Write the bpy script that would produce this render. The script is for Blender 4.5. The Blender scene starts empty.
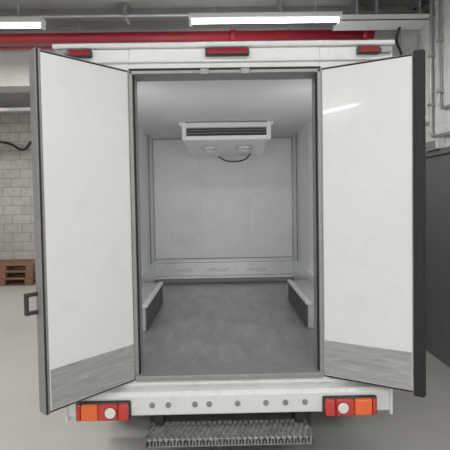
import bpy, bmesh, math, random
from mathutils import Vector, Matrix
random.seed(3)
S=bpy.context.scene
try:
    S.view_settings.view_transform='Standard'
    S.view_settings.exposure=0.07
    S.view_settings.gamma=1.10
except Exception as e: print(e)

# ---------------- materials ----------------
def mat(name,col,rough=.5,metal=0,noise=0.0,nscale=6,bump=0.0,bscale=60,emit=None,estr=0,stretch=(1,1,1),dirt=None,dirt_amt=0,dirt_scale=3,coat=0,d0=.52,d1=.72):
    m=bpy.data.materials.new(name); m.use_nodes=True
    nt=m.node_tree; N=nt.nodes; L=nt.links
    b=N['Principled BSDF']
    b.inputs['Roughness'].default_value=rough
    b.inputs['Metallic'].default_value=metal
    b.inputs['Base Color'].default_value=(*col,1)
    if coat: b.inputs['Coat Weight'].default_value=coat
    tc=N.new('ShaderNodeTexCoord'); mp=N.new('ShaderNodeMapping'); mp.inputs['Scale'].default_value=stretch
    L.new(tc.outputs['Object'],mp.inputs['Vector'])
    last=None
    if noise>0:
        n=N.new('ShaderNodeTexNoise'); n.inputs['Scale'].default_value=nscale; n.inputs['Detail'].default_value=8; n.inputs['Roughness'].default_value=.65
        L.new(mp.outputs[0],n.inputs['Vector'])
        r=N.new('ShaderNodeValToRGB')
        r.color_ramp.elements[0].position=.3; r.color_ramp.elements[1].position=.7
        r.color_ramp.elements[0].color=(*[c*(1-noise) for c in col],1)
        r.color_ramp.elements[1].color=(*[min(1,c*(1+noise)) for c in col],1)
        L.new(n.outputs['Fac'],r.inputs[0]); last=r.outputs[0]
    if dirt:
        n=N.new('ShaderNodeTexNoise'); n.inputs['Scale'].default_value=dirt_scale; n.inputs['Detail'].default_value=10; n.inputs['Roughness'].default_value=.75
        L.new(mp.outputs[0],n.inputs['Vector'])
        r=N.new('ShaderNodeValToRGB'); r.color_ramp.elements[0].position=d0; r.color_ramp.elements[1].position=d1
        r.color_ramp.elements[0].color=(0,0,0,1); r.color_ramp.elements[1].color=(dirt_amt,)*3+(1,)
        L.new(n.outputs['Fac'],r.inputs[0])
        mx=N.new('ShaderNodeMixRGB'); L.new(r.outputs[0],mx.inputs[0])
        if last: L.new(last,mx.inputs[1])
        else: mx.inputs[1].default_value=(*col,1)
        mx.inputs[2].default_value=(*dirt,1); last=mx.outputs[0]
    if last: L.new(last,b.inputs['Base Color'])
    if bump>0:
        n=N.new('ShaderNodeTexNoise'); n.inputs['Scale'].default_value=bscale; n.inputs['Detail'].default_value=4
        L.new(mp.outputs[0],n.inputs['Vector'])
        bp=N.new('ShaderNodeBump'); bp.inputs['Strength'].default_value=bump; bp.inputs['Distance'].default_value=.01
        L.new(n.outputs['Fac'],bp.inputs['Height']); L.new(bp.outputs[0],b.inputs['Normal'])
    if emit:
        b.inputs['Emission Color'].default_value=(*emit,1); b.inputs['Emission Strength'].default_value=estr
    return m

def brickmat(name,c1,c2,mortar,axis='XZ',bw=.4,bh=.2,ms=.008,bump=.5):
    m=mat(name,c1,.85); nt=m.node_tree; N=nt.nodes; L=nt.links; b=N['Principled BSDF']
    tc=N.new('ShaderNodeTexCoord'); sp=N.new('ShaderNodeSeparateXYZ'); cb=N.new('ShaderNodeCombineXYZ')
    L.new(tc.outputs['Object'],sp.inputs[0])
    L.new(sp.outputs[axis[0]],cb.inputs[0]); L.new(sp.outputs[axis[1]],cb.inputs[1])
    br=N.new('ShaderNodeTexBrick'); br.inputs['Scale'].default_value=1
    br.inputs['Brick Width'].default_value=bw; br.inputs['Row Height'].default_value=bh; br.inputs['Mortar Size'].default_value=ms
    br.inputs['Color1'].default_value=(*c1,1); br.inputs['Color2'].default_value=(*c2,1); br.inputs['Mortar'].default_value=(*mortar,1)
    L.new(cb.outputs[0],br.inputs['Vector'])
    n=N.new('ShaderNodeTexNoise'); n.inputs['Scale'].default_value=9; n.inputs['Detail'].default_value=10
    L.new(tc.outputs['Object'],n.inputs['Vector'])
    r=N.new('ShaderNodeValToRGB'); r.color_ramp.elements[0].color=(.75,.75,.75,1); r.color_ramp.elements[0].position=.3; r.color_ramp.elements[1].position=.7
    L.new(n.outputs['Fac'],r.inputs[0])
    mx=N.new('ShaderNodeMixRGB'); mx.blend_type='MULTIPLY'; mx.inputs[0].default_value=.8
    L.new(br.outputs['Color'],mx.inputs[1]); L.new(r.outputs[0],mx.inputs[2]); L.new(mx.outputs[0],b.inputs['Base Color'])
    bp=N.new('ShaderNodeBump'); bp.inputs['Strength'].default_value=bump; bp.inputs['Distance'].default_value=.01; bp.invert=True
    L.new(br.outputs['Fac'],bp.inputs['Height']); L.new(bp.outputs[0],b.inputs['Normal'])
    return m

M={}
M['white']=mat('white_paint',(.72,.73,.735),.3,noise=.03,nscale=3,dirt=(.40,.37,.33),dirt_amt=.4,dirt_scale=9,coat=.2)
M['door']=mat('door_gelcoat',(.71,.725,.74),.2,noise=.025,nscale=2,dirt=(.54,.53,.50),dirt_amt=.35,dirt_scale=5,coat=.4)
M['kick']=mat('kick_plate_aluminium',(.36,.37,.375),.34,.4,noise=.2,nscale=6,stretch=(1,1,9),bump=.2,bscale=30,dirt=(.62,.62,.61),dirt_amt=.85,dirt_scale=5)
M['alu']=mat('brushed_aluminium',(.82,.84,.86),.32,.4,noise=.08,nscale=14,stretch=(1,1,10),bump=.04,dirt=(.50,.51,.53),dirt_amt=.5,dirt_scale=6,d0=.56,d1=.6)
M['alu_dull']=mat('dull_aluminium',(.27,.275,.275),.5,.35,noise=.12,nscale=12)
M['rubber']=mat('black_rubber',(.008,.008,.009),.75,bump=.1)
M['in_wall']=mat('interior_panel',(.80,.81,.815),.42,noise=.03,nscale=2.5,dirt=(.52,.52,.51),dirt_amt=.35,dirt_scale=4)
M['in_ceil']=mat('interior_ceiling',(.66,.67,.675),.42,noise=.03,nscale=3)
M['in_floor']=mat('interior_floor',(.215,.22,.22),.32,.1,noise=.25,nscale=5,stretch=(2.2,.7,1),bump=.3,bscale=110,dirt=(.42,.42,.41),dirt_amt=.6,dirt_scale=6)
M['dark_panel']=mat('wheel_box_dark_panel',(.09,.09,.09),.6,noise=.3,nscale=30,bump=.4,bscale=120)
M['box_top']=mat('wheel_box_metal',(.52,.53,.53),.4,.2,noise=.12,nscale=10)
M['chassis']=mat('chassis_black',(.02,.02,.02),.7,noise=.3)
M['step']=mat('galvanised_step',(.30,.30,.29),.5,.5,noise=.35,nscale=20)
M['red_lamp']=mat('red_lens',(.48,.02,.015),.15,emit=(.6,.02,.01),estr=.06,coat=.6)
M['dkred_lamp']=mat('dark_red_lens',(.28,.012,.02),.15,coat=.6)
M['orange_lamp']=mat('orange_lens',(.75,.11,.015),.15,emit=(.9,.2,.02),estr=.06,coat=.6)
M['white_lamp']=mat('clear_lens',(.75,.72,.66),.1,coat=.6)
M['black']=mat('black_plastic',(.02,.02,.022),.45)
M['evap']=mat('evaporator_casing',(.80,.81,.82),.35,noise=.03)
M['fan']=mat('fan_grille_grey',(.22,.225,.23),.5)
M['fanlt']=mat('fan_grille_light',(.42,.43,.44),.5)
M['seam']=mat('panel_seam_grey',(.42,.43,.43),.5)
M['seamlt']=mat('panel_seam_light',(.64,.65,.65),.5)
M['tyre']=mat('tyre_rubber',(.02,.02,.02),.8,bump=.4)
M['glass']=mat('dark_glass',(.02,.025,.03),.05)
M['floor']=mat('painted_concrete_floor',(.48,.47,.44),.33,noise=.07,nscale=1.3,dirt=(.33,.32,.29),dirt_amt=.35,dirt_scale=1.5,bump=.04,bscale=20)
M['ceil']=mat('ceiling_concrete',(.28,.28,.275),.85,noise=.15,nscale=3,bump=.3,bscale=30)
M['beam']=mat('beam_concrete',(.50,.495,.48),.85,noise=.10,nscale=2.5,bump=.15,bscale=25)
M['plaster']=mat('white_wall_paint',(.74,.74,.735),.7,noise=.03,nscale=2,bump=.1,bscale=30)
M['blocks']=brickmat('concrete_block_wall',(.55,.53,.49),(.47,.46,.43),(.30,.29,.27))
M['wblocks']=brickmat('white_block_wall',(.74,.74,.735),(.71,.71,.705),(.64,.64,.635),axis='YZ',ms=.005,bump=.2)
M['redpipe']=mat('red_pipe_paint',(.36,.012,.03),.4,noise=.1)
M['greydoor']=mat('dark_grey_door',(.15,.153,.16),.45,noise=.05)
M['conduit']=mat('galvanised_conduit',(.42,.43,.44),.4,.6,noise=.1)
M['wood']=mat('pallet_wood',(.20,.11,.07),.8,noise=.35,nscale=8,stretch=(1,8,8),bump=.3)
M['tube']=mat('fluorescent_tube',(.95,.95,.95),.3,emit=(1,.99,.95),estr=9)
M['led']=mat('led_diffuser',(.9,.9,.9),.3,emit=(1,.99,.95),estr=1.0)  # glowing face of the fill strips added inside the cargo box
M['lampbody']=mat('lamp_housing',(.75,.75,.74),.4)

# ---------------- helpers ----------------
def link(o,parent=None):
    S.collection.objects.link(o)
    if parent: o.parent=parent
    return o
def empty(name,loc=(0,0,0)):
    e=bpy.data.objects.new(name,None); e.empty_display_size=.2; e.location=loc
    S.collection.objects.link(e); return e
def mesh(name,verts,faces,m,parent=None,bevel=0,seg=2,smooth=False,T=None):
    if T is not None: verts=[T@Vector(v) for v in verts]
    me=bpy.data.meshes.new(name); me.from_pydata([tuple(v) for v in verts],[],faces)
    bm=bmesh.new(); bm.from_mesh(me); bmesh.ops.recalc_face_normals(bm,faces=bm.faces); bm.to_mesh(me); bm.free()
    me.materials.append(m); o=bpy.data.objects.new(name,me); link(o,parent)
    if bevel:
        md=o.modifiers.new('bevel','BEVEL'); md.width=bevel; md.segments=seg; md.limit_method='ANGLE'
    if smooth:
        for p in me.polygons: p.use_smooth=True
    return o
BF=[(0,3,2,1),(4,5,6,7),(0,1,5,4),(1,2,6,5),(2,3,7,6),(3,0,4,7)]
def bv(x0,x1,y0,y1,z0,z1): return [(x0,y0,z0),(x1,y0,z0),(x1,y1,z0),(x0,y1,z0),(x0,y0,z1),(x1,y0,z1),(x1,y1,z1),(x0,y1,z1)]
def box(name,x0,x1,y0,y1,z0,z1,m,parent=None,bevel=0,T=None):
    return mesh(name,bv(x0,x1,y0,y1,z0,z1),BF,m,parent,bevel,T=T)
def boxes(name,L,m,parent=None,bevel=0,T=None):
    V=[];F=[]
    for b in L:
        o=len(V); V+=bv(*b); F+=[tuple(i+o for i in f) for f in BF]
    return mesh(name,V,F,m,parent,bevel,T=T)
def prism_x(name,prof,x0,x1,m,parent=None,bevel=0,T=None):
    n=len(prof); V=[(x0,y,z) for y,z in prof]+[(x1,y,z) for y,z in prof]
    F=[tuple(range(n)),tuple(range(2*n-1,n-1,-1))]+[(i,(i+1)%n,n+(i+1)%n,n+i) for i in range(n)]
    return mesh(name,V,F,m,parent,bevel,T=T)
def cyls(name,L,m,parent=None,seg=20,smooth=True,T=None,bevel=0):
    V=[];F=[]
    for p0,p1,r in L:
        p0=Vector(p0);p1=Vector(p1);d=(p1-p0).normalized()
        a=d.orthogonal().normalized(); b=d.cross(a); o=len(V)
        for p in (p0,p1):
            for i in range(seg):
                t=2*math.pi*i/seg; V.append(p+r*(math.cos(t)*a+math.sin(t)*b))
        F+=[(o+i,o+(i+1)%seg,o+seg+(i+1)%seg,o+seg+i) for i in range(seg)]
        F+=[tuple(o+i for i in range(seg)),tuple(o+seg+i for i in range(seg-1,-1,-1))]
    ob=mesh(name,V,F,m,parent,bevel,T=T)
    if smooth:
        for p in ob.data.polygons: p.use_smooth=len(p.vertices)==4
    return ob
def tube(name,pts,r,m,parent=None,bez=True):
    c=bpy.data.curves.new(name,'CURVE'); c.dimensions='3D'; c.bevel_depth=r; c.bevel_resolution=4; c.resolution_u=10; c.use_fill_caps=True
    if bez:
        s=c.splines.new('BEZIER'); s.bezier_points.add(len(pts)-1)
        for bp,p in zip(s.bezier_points,pts): bp.co=p; bp.handle_left_type=bp.handle_right_type='AUTO'
    else:
        s=c.splines.new('POLY'); s.points.add(len(pts)-1)
        for bp,p in zip(s.points,pts): bp.co=(*p,1)
    c.materials.append(m); o=bpy.data.objects.new(name,c); return link(o,parent)

# ---------------- room ----------------
CZ=3.75; RX=2.2; LX=-7; FY=-6.5; BY=6.95
box('floor',LX-.2,RX+.2,FY-.2,BY+.2,-.2,0,M['floor'])
box('ceiling',LX-.2,RX+.2,FY-.2,BY+.2,CZ,CZ+.2,M['ceil'])
box('wall_back',LX-.2,RX+.2,BY,BY+.2,0,CZ,M['blocks'])
box('wall_right',RX,RX+.2,FY,BY,0,CZ,M['wblocks'])
box('wall_left',LX-.2,LX,FY,BY,0,CZ,M['plaster'])
box('wall_front',LX-.2,RX+.2,FY-.2,FY,0,CZ,M['plaster'])
box('trim_1',LX,RX,2.75,3.05,3.08,CZ,M['beam'])
dk=[]
y=-6.2
while y<2.6:
    dk.append((LX,RX,y,y+.07,CZ-.06,CZ)); y+=.35
boxes('trim_2',dk,M['ceil'])

dr=empty('door_1')
box('leaf',RX-.035,RX,1.05,2.45,.01,2.08,M['greydoor'],dr,.004)
boxes('frame',[(RX-.055,RX,.97,1.05,0,2.14),(RX-.055,RX,2.45,2.53,0,2.14),(RX-.055,RX,1.05,2.45,2.08,2.14)],M['greydoor'],dr,.004)
cyls('handle',[((RX-.035,1.15,1.02),(RX-.09,1.15,1.02),.011),((RX-.085,1.15,1.02),(RX-.085,1.27,1.02),.011)],M['conduit'],dr)

rp=empty('sprinkler_pipe')
PZ=3.535
cyls('main',[((LX,2.45,PZ),(1.75,2.45,PZ),.055)],M['redpipe'],rp)
cyls('flanges',[((x,2.45,PZ),(x+.07,2.45,PZ),.068) for x in (-5.2,-2.6,.1,1.62)],M['redpipe'],rp)
cyls('branch',[((LX,2.62,3.49),(1.6,2.62,3.49),.016)],M['redpipe'],rp)
cyls('hangers',[((x,2.45,PZ),(x,2.45,CZ),.008) for x in (-4,-1.6,.8)],M['conduit'],rp)

c=empty('ceiling_conduit')
cyls('run',[((-6.9,2.0,3.59),(2.19,2.0,3.59),.016),((-6.9,2.15,3.66),(2.19,2.15,3.66),.012)],M['conduit'],c)
boxes('clips',[(x,x+.03,1.97,2.18,3.57,CZ-.0) for x in (-5,-3,-1,.6,1.6)],M['conduit'],c)
ct=empty('cable_tray')
boxes('tray',[(1.22,2.19,1.95,2.22,3.49,3.50),(1.22,2.19,1.95,1.955,3.49,3.55),(1.22,2.19,2.215,2.22,3.49,3.55)],M['lampbody'],ct)
boxes('hangers',[(1.4,1.42,1.96,2.21,3.55,CZ),(2.05,2.07,1.96,2.21,3.55,CZ)],M['conduit'],ct)

wc=empty('wall_conduit')
X=RX-.03
tube('pipe_1',[(X,1.95,CZ),(X,1.95,2.42),(X,1.95,2.34),(X,1.90,2.28),(X,1.6,2.27)],.018,M['conduit'],wc,False)
tube('pipe_2',[(X,1.78,CZ),(X,1.78,2.6),(X,1.74,2.54),(X,1.3,2.52)],.014,M['conduit'],wc,False)
tube('pipe_3',[(X,2.25,3.45),(X,2.25,2.55),(X,2.2,2.46),(X,1.95,2.44)],.010,M['conduit'],wc,False)
boxes('clips',[(RX-.055,RX,1.92,1.98,z,z+.03) for z in (2.6,3.1,3.5)]+[(RX-.05,RX,1.75,1.81,z,z+.03) for z in (2.7,3.2)],M['conduit'],wc)
jb=empty('junction_box')
box('body',RX-.09,RX,1.72,1.98,2.14,2.24,M['lampbody'],jb,.008)
box('lid',RX-.1,RX-.09,1.74,1.96,2.155,2.225,M['conduit'],jb,.003)
tube('hanging_cable',[(2.18,2.6,3.2),(2.05,2.4,3.3),(1.92,2.2,3.42),(1.98,2.08,3.58),(2.18,1.97,3.7)],.014,M['black'])

def fixture(x0,x1,y,z,power):
    e=empty('fluorescent_lamp')
    box('housing',x0,x1,y-.05,y+.05,z+.02,z+.07,M['lampbody'],e,.01)
    cyls('tube',[((x0+.03,y,z),(x1-.03,y,z),.016)],M['tube'],e)
    boxes('end_caps',[(x0,x0+.03,y-.03,y+.03,z-.03,z+.02),(x1-.03,x1,y-.03,y+.03,z-.03,z+.02)],M['lampbody'],e,.005)
    cyls('hangers',[((x,y,z+.07),(x,y,CZ),.006) for x in (x0+.25,x1-.25)],M['conduit'],e)
    if power:
        l=bpy.data.lights.new('lamp_light','AREA'); l.shape='RECTANGLE'; l.size=x1-x0-.1; l.size_y=.1; l.energy=power; l.color=(1,.983,.955)
        o=bpy.data.objects.new('light',l); o.location=((x0+x1)/2,y,z-.03); link(o,e)
fixture(-.31,1.17,1.7,3.39,26)
fixture(-3.28,-1.70,1.7,3.37,40)
fixture(-5.4,-3.9,4.6,3.46,40)
fixture(-3.2,-1.7,5.2,3.46,24)
fixture(-1.6,-.1,-1.6,3.46,16)  # this and later fixtures: out of view, added to light doors and interior
fixture(.3,1.8,-1.6,3.46,20)
fixture(-4.6,-3.1,-1.6,3.46,36)
fixture(-1.6,-.1,-4.9,3.46,66)
fixture(.3,1.8,-4.9,3.46,66)
fixture(-4.6,-3.1,-4.9,3.46,40)

sp=empty('service_pipe')
cyls('run',[((-6.9,4.6+.5,3.30),(-2.6,5.1,3.30),.03)],M['lampbody'],sp)
cyls('drops',[((x,5.1,3.3),(x,5.1,CZ),.01) for x in (-6,-4.5,-3)],M['conduit'],sp)
tube('wall_cable',[(-6.5,BY-.03,3.1),(-5.2,BY-.03,3.02),(-4.6,BY-.03,2.95),(-4.3,BY-.03,2.82),(-4.1,BY-.03,3.0),(-3.4,BY-.03,3.05),(-2.5,BY-.03,3.05)],.025,M['black'])

def pallet(x0,y0,z0):
    e=empty('wooden_pallet'); W=1.2; Dp=.8
    L=[]
    for i in range(5):
        yy=y0+i*(Dp-.1)/4; L.append((x0,x0+W,yy,yy+.1,z0+.122,z0+.144))
    for i in range(3):
        yy=y0+i*(Dp-.1)/2; L.append((x0,x0+W,yy,yy+.1,z0,z0+.022))
        for j in range(3):
            xx=x0+j*(W-.14)/2; L.append((xx,xx+.14,yy,yy+.1,z0+.022,z0+.1))
    for j in range(3):
        xx=x0+j*(W-.14)/2; L.append((xx,xx+.14,y0,y0+Dp,z0+.1,z0+.122))
    boxes('boards',L,M['wood'],e)
for i in range(3): pallet(-5.03+.02*i,6.05-.01*i,.0+.1445*i)
for i in range(2): pallet(-6.4,6.05,.1445*i)

# ---------------- truck ----------------
T=empty('refrigerated_truck')
BW=.965; OW=.545; Z0=.66; ZO=2.405; ZC=2.41; ZT=2.570; BL=2.85; IW=.85
box('side_panel_left',-BW,-IW,.0,BL,.60,ZT-.02,M['white'],T,.01)
box('side_panel_right',IW,BW,.0,BL,.60,ZT-.02,M['white'],T,.01)
box('roof_panel',-BW+.005,BW-.005,.02,BL,ZC,ZT,M['in_ceil'],T,.02)
box('front_panel',-BW+.01,BW-.01,2.7,BL+.01,.60,ZT-.03,M['in_wall'],T,.01)
box('load_floor',-IW,IW,.0,2.7,.58,Z0,M['in_floor'],T)
box('lining_left',-IW,-IW+.004,.1,2.7,Z0,ZC,M['in_wall'],T)
box('lining_right',IW-.004,IW,.1,2.7,Z0,ZC,M['in_wall'],T)
cyls('corner_coves',[((-IW+.004,2.69,Z0),(-IW+.004,2.69,ZC),.012),((IW-.004,2.69,Z0),(IW-.004,2.69,ZC),.012),((-IW,2.69,ZC),(IW,2.69,ZC),.012)],M['seam'],T)
box('rear_post_left',-BW,-OW,-.03,.1,.60,ZT-.03,M['white'],T,.008)
box('rear_post_right',OW,BW,-.03,.1,.60,ZT-.03,M['white'],T,.008)
box('rear_header',-OW,OW,-.03,.1,ZO,ZT-.03,M['white'],T,.004)
box('header_cap',-BW-.01,BW+.01,-.05,.12,ZT-.03,ZT,M['white'],T,.012)
box('header_step',-BW-.005,BW+.005,-.045,.0,ZT-.112,ZT-.098,M['white'],T,.005)
boxes('opening_trim',[(-OW-.004,-OW+.018,-.045,.11,.64,ZO+.01),(OW-.018,OW+.004,-.045,.11,.64,ZO+.01),(-OW,OW,-.045,.11,ZO-.012,ZO+.008)],M['alu_dull'],T,.003)
boxes('opening_seal',[(-OW+.018,-OW+.024,-.035,.0,.66,ZO-.012),(OW-.024,OW-.018,-.035,.0,.66,ZO-.012),(-OW,OW,-.05,-.04,ZO+.008,ZO+.018)],M['rubber'],T,.002)
boxes('lock_keeps',[(x,x+.05,-.06,-.04,ZO-.02,ZO+.012) for x in (-.14,.09)],M['alu_dull'],T,.004)
def marker(x0,x1):
    box('marker_base',x0-.01,x1+.01,-.06,-.02,ZT-.080,ZT-.038,M['black'],T,.006)
    box('marker_lens',x0,x1,-.072,-.05,ZT-.074,ZT-.044,M['dkred_lamp'],T,.008)
marker(-.10,.13); marker(-.88,-.76); marker(.765,.875)
boxes('marker_base_corner',[(-.955,-.90,-.055,-.03,ZT-.075,ZT-.045),(.89,.95,-.055,-.03,ZT-.075,ZT-.045)],M['alu_dull'],T,.003)
box('rear_sill',-BW+.01,BW-.01,-.05,.1,.585,.635,M['white'],T,.006)
box('sill_plate',-OW,OW,-.06,.12,.632,.664,M['alu_dull'],T,.005)
box('sill_lip',-BW+.01,BW-.01,-.065,-.03,.61,.625,M['white'],T,.004)
prism_x('rear_bumper',[(-.10,.455),(-.125,.47),(-.125,.575),(-.11,.595),(.0,.595),(.0,.575),(-.10,.57),(-.11,.56),(-.11,.475),(-.04,.475),(-.04,.455)],-.91,.90,M['white'],T,.004)
BX=(-.44,-.35,-.2,-.12,.04,.2,.31,.42)
cyls('bumper_holes',[((x,-.1245,.525),(x,-.127,.525),.017) for x in BX],M['alu_dull'],T)
cyls('bumper_bolts',[((x,-.124,.525),(x,-.131,.525),.009) for x in BX],M['fan'],T)
boxes('bumper_end_caps',[(-.93,-.91,-.13,.02,.44,.60),(.90,.92,-.13,.02,.44,.60)],M['white'],T,.01)
def tail(xs,name,wx):
    x0=xs[0][0]; x1=xs[-1][1]
    box(name+'_housing',x0-.008,x1+.008,-.15,-.12,.452,.56,M['black'],T,.01)
    for i,(a,b,m) in enumerate(xs):
        box(f'{name}_lens_{i}',a+.001,b-.001,-.168,-.145,.46,.553,M[m],T,.01)
    cyls(name+'_reverse_lamp',[((wx,-.165,.507),(wx,-.174,.507),.030)],M['white_lamp'],T,bevel=.003)
    cyls(name+'_round_lens',[((wx,-.165,.507),(wx,-.170,.507),.038)],M['dkred_lamp'],T)
tail([(-.855,-.83,'red_lamp'),(-.83,-.735,'orange_lamp'),(-.735,-.625,'red_lamp'),(-.625,-.565,'red_lamp')],'tail_light_left',-.665)
tail([(.525,.585,'red_lamp'),(.585,.69,'red_lamp'),(.69,.79,'orange_lamp'),(.79,.815,'red_lamp')],'tail_light_right',.625)
boxes('chassis_rails',[(-.45,-.38,.0,4.6,.42,.58),(.38,.45,.0,4.6,.42,.58),(-.45,.45,.25,.3,.42,.56),(-.45,.45,1.9,1.96,.44,.56)],M['chassis'],T,.005)
boxes('mudguards',[(-.95,-.68,.55,.58,.25,.60),(.68,.95,.55,.58,.25,.60)],M['chassis'],T,.004)
def wheel(x,y):
    s=1 if x>0 else -1
    cyls('tyre',[((x-.11,y,.335),(x+.11,y,.335),.335)],M['tyre'],T,48,bevel=.03)
    cyls('rim',[((x+s*.09,y,.335),(x+s*.115,y,.335),.2)],M['alu_dull'],T,32)
for x in (-.82,.82):
    wheel(x,1.05); wheel(x,4.0)
cyls('rear_axle',[((-.8,1.05,.335),(.8,1.05,.335),.05)],M['chassis'],T)
prism_x('cab',[(2.9,.45),(2.9,2.2),(3.5,2.28),(4.1,1.65),(4.75,1.25),(4.85,.9),(4.85,.3),(4.4,.3),(4.4,.72),(3.6,.72),(3.6,.35),(2.9,.35)],-.95,.95,M['white'],T,.04)
mesh('windscreen',[(-.85,3.58,2.24),(.85,3.58,2.24),(.88,4.09,1.71),(-.88,4.09,1.71)],[(0,1,2,3)],M['glass'],T)
boxes('side_windows',[(-.956,-.95,3.1,3.6,1.35,1.95),(.95,.956,3.1,3.6,1.35,1.95)],M['glass'],T,.003)

# interior rails
boxes('kick_rail',[(-IW+.004,IW-.004,2.685,2.70,.715,.94),(-IW+.004,-IW+.018,.1,2.685,.715,.94),(IW-.018,IW-.004,.1,2.685,.715,.94)],M['alu'],T,.002)
boxes('kick_rail_lip',[(-IW+.004,IW-.004,2.675,2.70,.932,.950),(-IW+.004,-IW+.030,.1,2.68,.932,.950),(IW-.030,IW-.004,.1,2.68,.932,.950),(-IW+.004,IW-.004,2.678,2.70,.712,.725)],M['evap'],T,.004)
boxes('kick_rail_groove',[(-IW+.018,IW-.018,2.694,2.70,.950,.960),(-IW+.018,IW-.018,2.6835,2.686,.905,.911),(-IW+.018,IW-.018,2.6835,2.686,.745,.750),(-IW+.018,IW-.018,2.67,2.70,.665,.710)],M['fan'],T)
cyls('rail_rivets',[((x,2.684,.88),(x,2.682,.88),.006) for x in [-.7+.35*i for i in range(5)]],M['alu_dull'],T,10)
pr=[]
for gx in (-.62,-.2,.28):
    xx=gx
    for k in range(13):
        w_=random.uniform(.006,.018); h_=random.uniform(.02,.04); pr.append((xx,xx+w_,2.6835,2.6855,.80,.80+h_)); xx+=w_+.006
boxes('rail_print',pr,M['seamlt'],T)
for s,n in ((-1,'left'),(1,'right')):
    xa,xb=sorted((s*(IW-.02),s*.63))
    box('wheel_box_'+n,xa,xb,.78,1.70,Z0,.86,M['box_top'],T,.01)
    xa,xb=sorted((s*.632,s*.618))
    box('wheel_box_panel_'+n,xa,xb,.79,1.69,Z0+.01,.848,M['dark_panel'],T,.002)
    L=[]
    for zz in (.70,.74,.78,.82):
        L.append((min(s*.6185,s*.6165),max(s*.6185,s*.6165),.80,1.68,zz,zz+.005))
    boxes('wheel_box_ribs_'+n,L,M['chassis'],T)
    xa,xb=sorted((s*.655,s*.612))
    box('wheel_box_edge_'+n,xa,xb,.772,1.708,.849,.868,M['alu'],T,.003)
boxes('panel_joints',[(-IW+.003,-IW+.006,y,y+.01,.955,ZC) for y in (.9,1.35,1.8,2.25)]+[(IW-.006,IW-.003,y,y+.01,.955,ZC) for y in (.9,1.35,1.8,2.25)],M['seam'],T)
boxes('front_panel_joints',[(x,x+.004,2.6985,2.70,.96,ZC) for x in (-.28,.30)],M['seamlt'],T)
boxes('wall_battens',[(-IW+.003,-IW+.016,2.36,2.40,.955,ZC),(IW-.016,IW-.003,2.36,2.40,.955,ZC)],M['alu_dull'],T,.003)
for s,n in ((-1,'left'),(1,'right')):  # unseen strips added behind the rear posts to brighten the cargo interior
    xa,xb=sorted((s*.66,s*.72))
    box('interior_lamp_body_'+n,xa,xb,.10,.125,1.3,2.2,M['lampbody'],T,.006)
    box('interior_lamp_diffuser_'+n,xa+.01,xb-.01,.125,.13,1.31,2.19,M['led'],T,.002)
    l=bpy.data.lights.new('interior_lamp','AREA'); l.shape='RECTANGLE'; l.size=.04; l.size_y=.86; l.energy=3.5; l.color=(1,.99,.97)
    o=bpy.data.objects.new('interior_lamp_light_'+n,l); o.location=(s*.69,.135,1.75); o.rotation_euler=(math.radians(90),0,0); link(o,T)

# doors
def door(n,hx,dirv,W,gas,ew):
    d=Vector((dirv[0],dirv[1],0)).normalized()
    back=Vector((-d.y,d.x,0)) if n=='right' else Vector((d.y,-d.x,0))
    Mx=Matrix(((d.x,back.x,0,hx),(d.y,back.y,0,-.05),(0,0,1,0),(0,0,0,1)))
    zb,zt=.632,2.415
    P=lambda nm: f'{n}_door_{nm}'
    box(P('skin'),0,W,.035,.07,zb,zt,M['white'],T,.004,T=Mx)
    box(P('panel'),.008,W-ew,.0,.036,zb+.014,zt-.014,M['door'],T,.004,T=Mx)
    boxes(P('edge_frame'),[(0,W,.012,.05,zt-.014,zt+.001),(0,W,.012,.05,zb-.001,zb+.014),(0,.008,.004,.05,zb,zt),(W-ew,W+.002,.002,.072,zb,zt)],M['alu_dull'],T,.002,T=Mx)
    boxes(P('kick_plate'),[(.012,W-ew-.004,-.003,0.001,zb+.02,zb+.22)],M['kick'],T,.001,T=Mx)
    boxes(P('seal'),[(0,W,.006,.014,zt-.011,zt-.004),(0,W,.006,.014,zb+.004,zb+.011),(W-gas,W-.002,-.006,.03,zb+.002,zt-.002)],M['rubber'],T,.003,T=Mx)
    cyls(P('lock_rod'),[((W-.12,.095,zb-.02),(W-.12,.095,zt+.02),.013)],M['alu'],T,T=Mx)
    boxes(P('hinges'),[(-.005,.14,.07,.078,z,z+.05) for z in (.75,1.3,1.85,2.3)],M['alu'],T,.003,T=Mx)
    boxes(P('rod_brackets'),[(W-.15,W-.09,.07,.11,z,z+.04) for z in (.7,1.2,1.9,2.35)],M['alu_dull'],T,.003,T=Mx)
    return Mx
ML=door('left',-OW+.002,(-.365,-.378),.525,.010,.024)
MR=door('right',OW-.002,(.43,-.235),.49,.006,.012)
prism=[(.483,-.008),(.533,-.010),(.541,.015),(.533,.065),(.483,.065)]
n=len(prism); V=[(u,t,.622) for u,t in prism]+[(u,t,2.424) for u,t in prism]
mesh('right_door_astragal',V,[tuple(range(n)),tuple(range(2*n-1,n-1,-1))]+[(i,(i+1)%n,n+(i+1)%n,n+i) for i in range(n)],M['rubber'],T,.006,T=MR)
boxes('left_door_handle',[(.522,.577,.05,.075,1.215,1.235),(.522,.577,.05,.075,1.125,1.145),(.569,.587,.05,.075,1.125,1.235)],M['black'],T,.005,T=ML)

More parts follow.
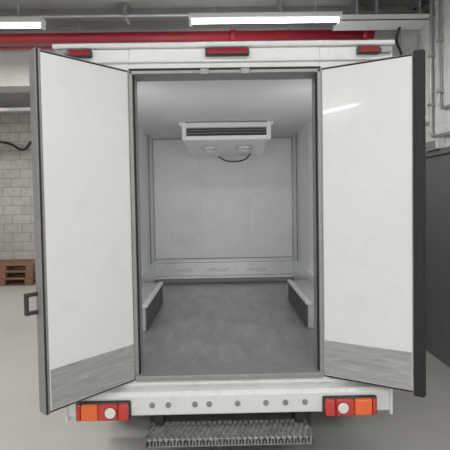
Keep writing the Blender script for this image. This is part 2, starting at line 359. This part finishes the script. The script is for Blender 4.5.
# rear step
x0,x1,y0,y1,zs=-.47,.455,-.19,.0,.365
boxes('step_frame',[(x0,x1,y0,y0+.012,zs-.045,zs),(x0,x1,y1-.012,y1,zs-.045,zs),(x0,x0+.012,y0,y1,zs-.045,zs),(x1-.012,x1,y0,y1,zs-.045,zs)],M['step'],T,.003)
NX=30; dx=(x1-x0)/NX; dy=(y1-y0)/4
bars=[(x0,x1,y0+k*dy-.006,y0+k*dy+.006,zs-.02,zs-.002) for k in range(1,4)]
for k in range(4):
    for i in range(NX):
        xx=x0+(i+(.5 if k%2 else 0))*dx
        if xx+.02>x1: continue
        bars.append((xx,xx+.009,y0+k*dy,y0+k*dy+dy,zs-.02,zs))
        bars.append((xx+.008,xx+.02,y0+k*dy+.01,y0+k*dy+.018,zs-.01,zs+.006))
boxes('step_grating',bars,M['step'],T)
boxes('step_teeth',[(x0+.01+i*.018,x0+.019+i*.018,y0-.004,y0+.002,zs-.035,zs-.012) for i in range(50)],M['chassis'],T)
boxes('step_brackets',[(-.44,-.39,-.04,.12,.34,.46),(.38,.43,-.04,.12,.34,.46)],M['chassis'],T,.004)
box('under_tray',-.5,.5,.12,.16,.18,.46,M['chassis'],T,.005)

# refrigeration evaporator
E=empty('refrigeration_evaporator')
ex0,ex1=-.365,.43
prism_x('casing',[(1.62,ZC),(1.56,2.40),(1.545,2.355),(1.60,2.345),(1.60,2.28),(1.545,2.272),(1.56,2.235),(2.25,2.15),(2.35,2.17),(2.35,ZC)],ex0,ex1,M['evap'],E,.008)
boxes('side_caps',[(ex0-.025,ex0+.02,1.54,2.36,2.23,ZC),(ex1-.02,ex1+.025,1.54,2.36,2.23,ZC)],M['evap'],E,.02)
box('outlet_slot',ex0+.02,ex1-.02,1.575,1.60,2.277,2.348,M['black'],E)
boxes('louvres',[(ex0+.02,ex1-.02,1.555,1.58,z,z+.004) for z in (2.298,2.325)],M['fan'],E)
def fan(cx):
    c=Vector((cx,1.86,2.197)); nrm=Vector((0,-.122,-1)).normalized()
    cyls('fan_opening',[(c,c+nrm*.010,.085)],M['fanlt'],E,32)
    for r in (.035,.06,.085):
        pts=[]
        for i in range(25):
            t=2*math.pi*i/24; a=Vector((1,0,0)); b=nrm.cross(a)
            pts.append(c+nrm*.014+r*(math.cos(t)*a+math.sin(t)*b))
        tube('fan_guard_ring',pts,.004,M['evap'],E,False)
fan(-.14); fan(.21)
tube('cable_1',[(-.05,2.3,2.15),(.04,2.33,2.105),(.14,2.33,2.095),(.24,2.28,2.11),(.30,2.15,2.16)],.009,M['black'],E)
boxes('mount_brackets',[(ex0-.05,ex0-.02,1.6,2.3,ZC-.03,ZC),(ex1+.02,ex1+.05,1.6,2.3,ZC-.03,ZC)],M['alu'],E)

w=bpy.data.worlds.new('world'); S.world=w; w.use_nodes=True
w.node_tree.nodes['Background'].inputs[0].default_value=(.6,.6,.6,1); w.node_tree.nodes['Background'].inputs[1].default_value=.3

cd=bpy.data.cameras.new('camera'); cam=bpy.data.objects.new('camera',cd); S.collection.objects.link(cam)
cd.sensor_width=36; cd.lens=428/450*36; cd.clip_start=.05; cd.shift_y=-.029
R=Matrix.Rotation(math.radians(-.65),4,'Z')@Matrix.Rotation(math.radians(90-1.8),4,'X')@Matrix.Rotation(math.radians(-.95),4,'Z')
cam.matrix_world=Matrix.Translation((-.04,-2.5,1.68))@R
S.camera=cam
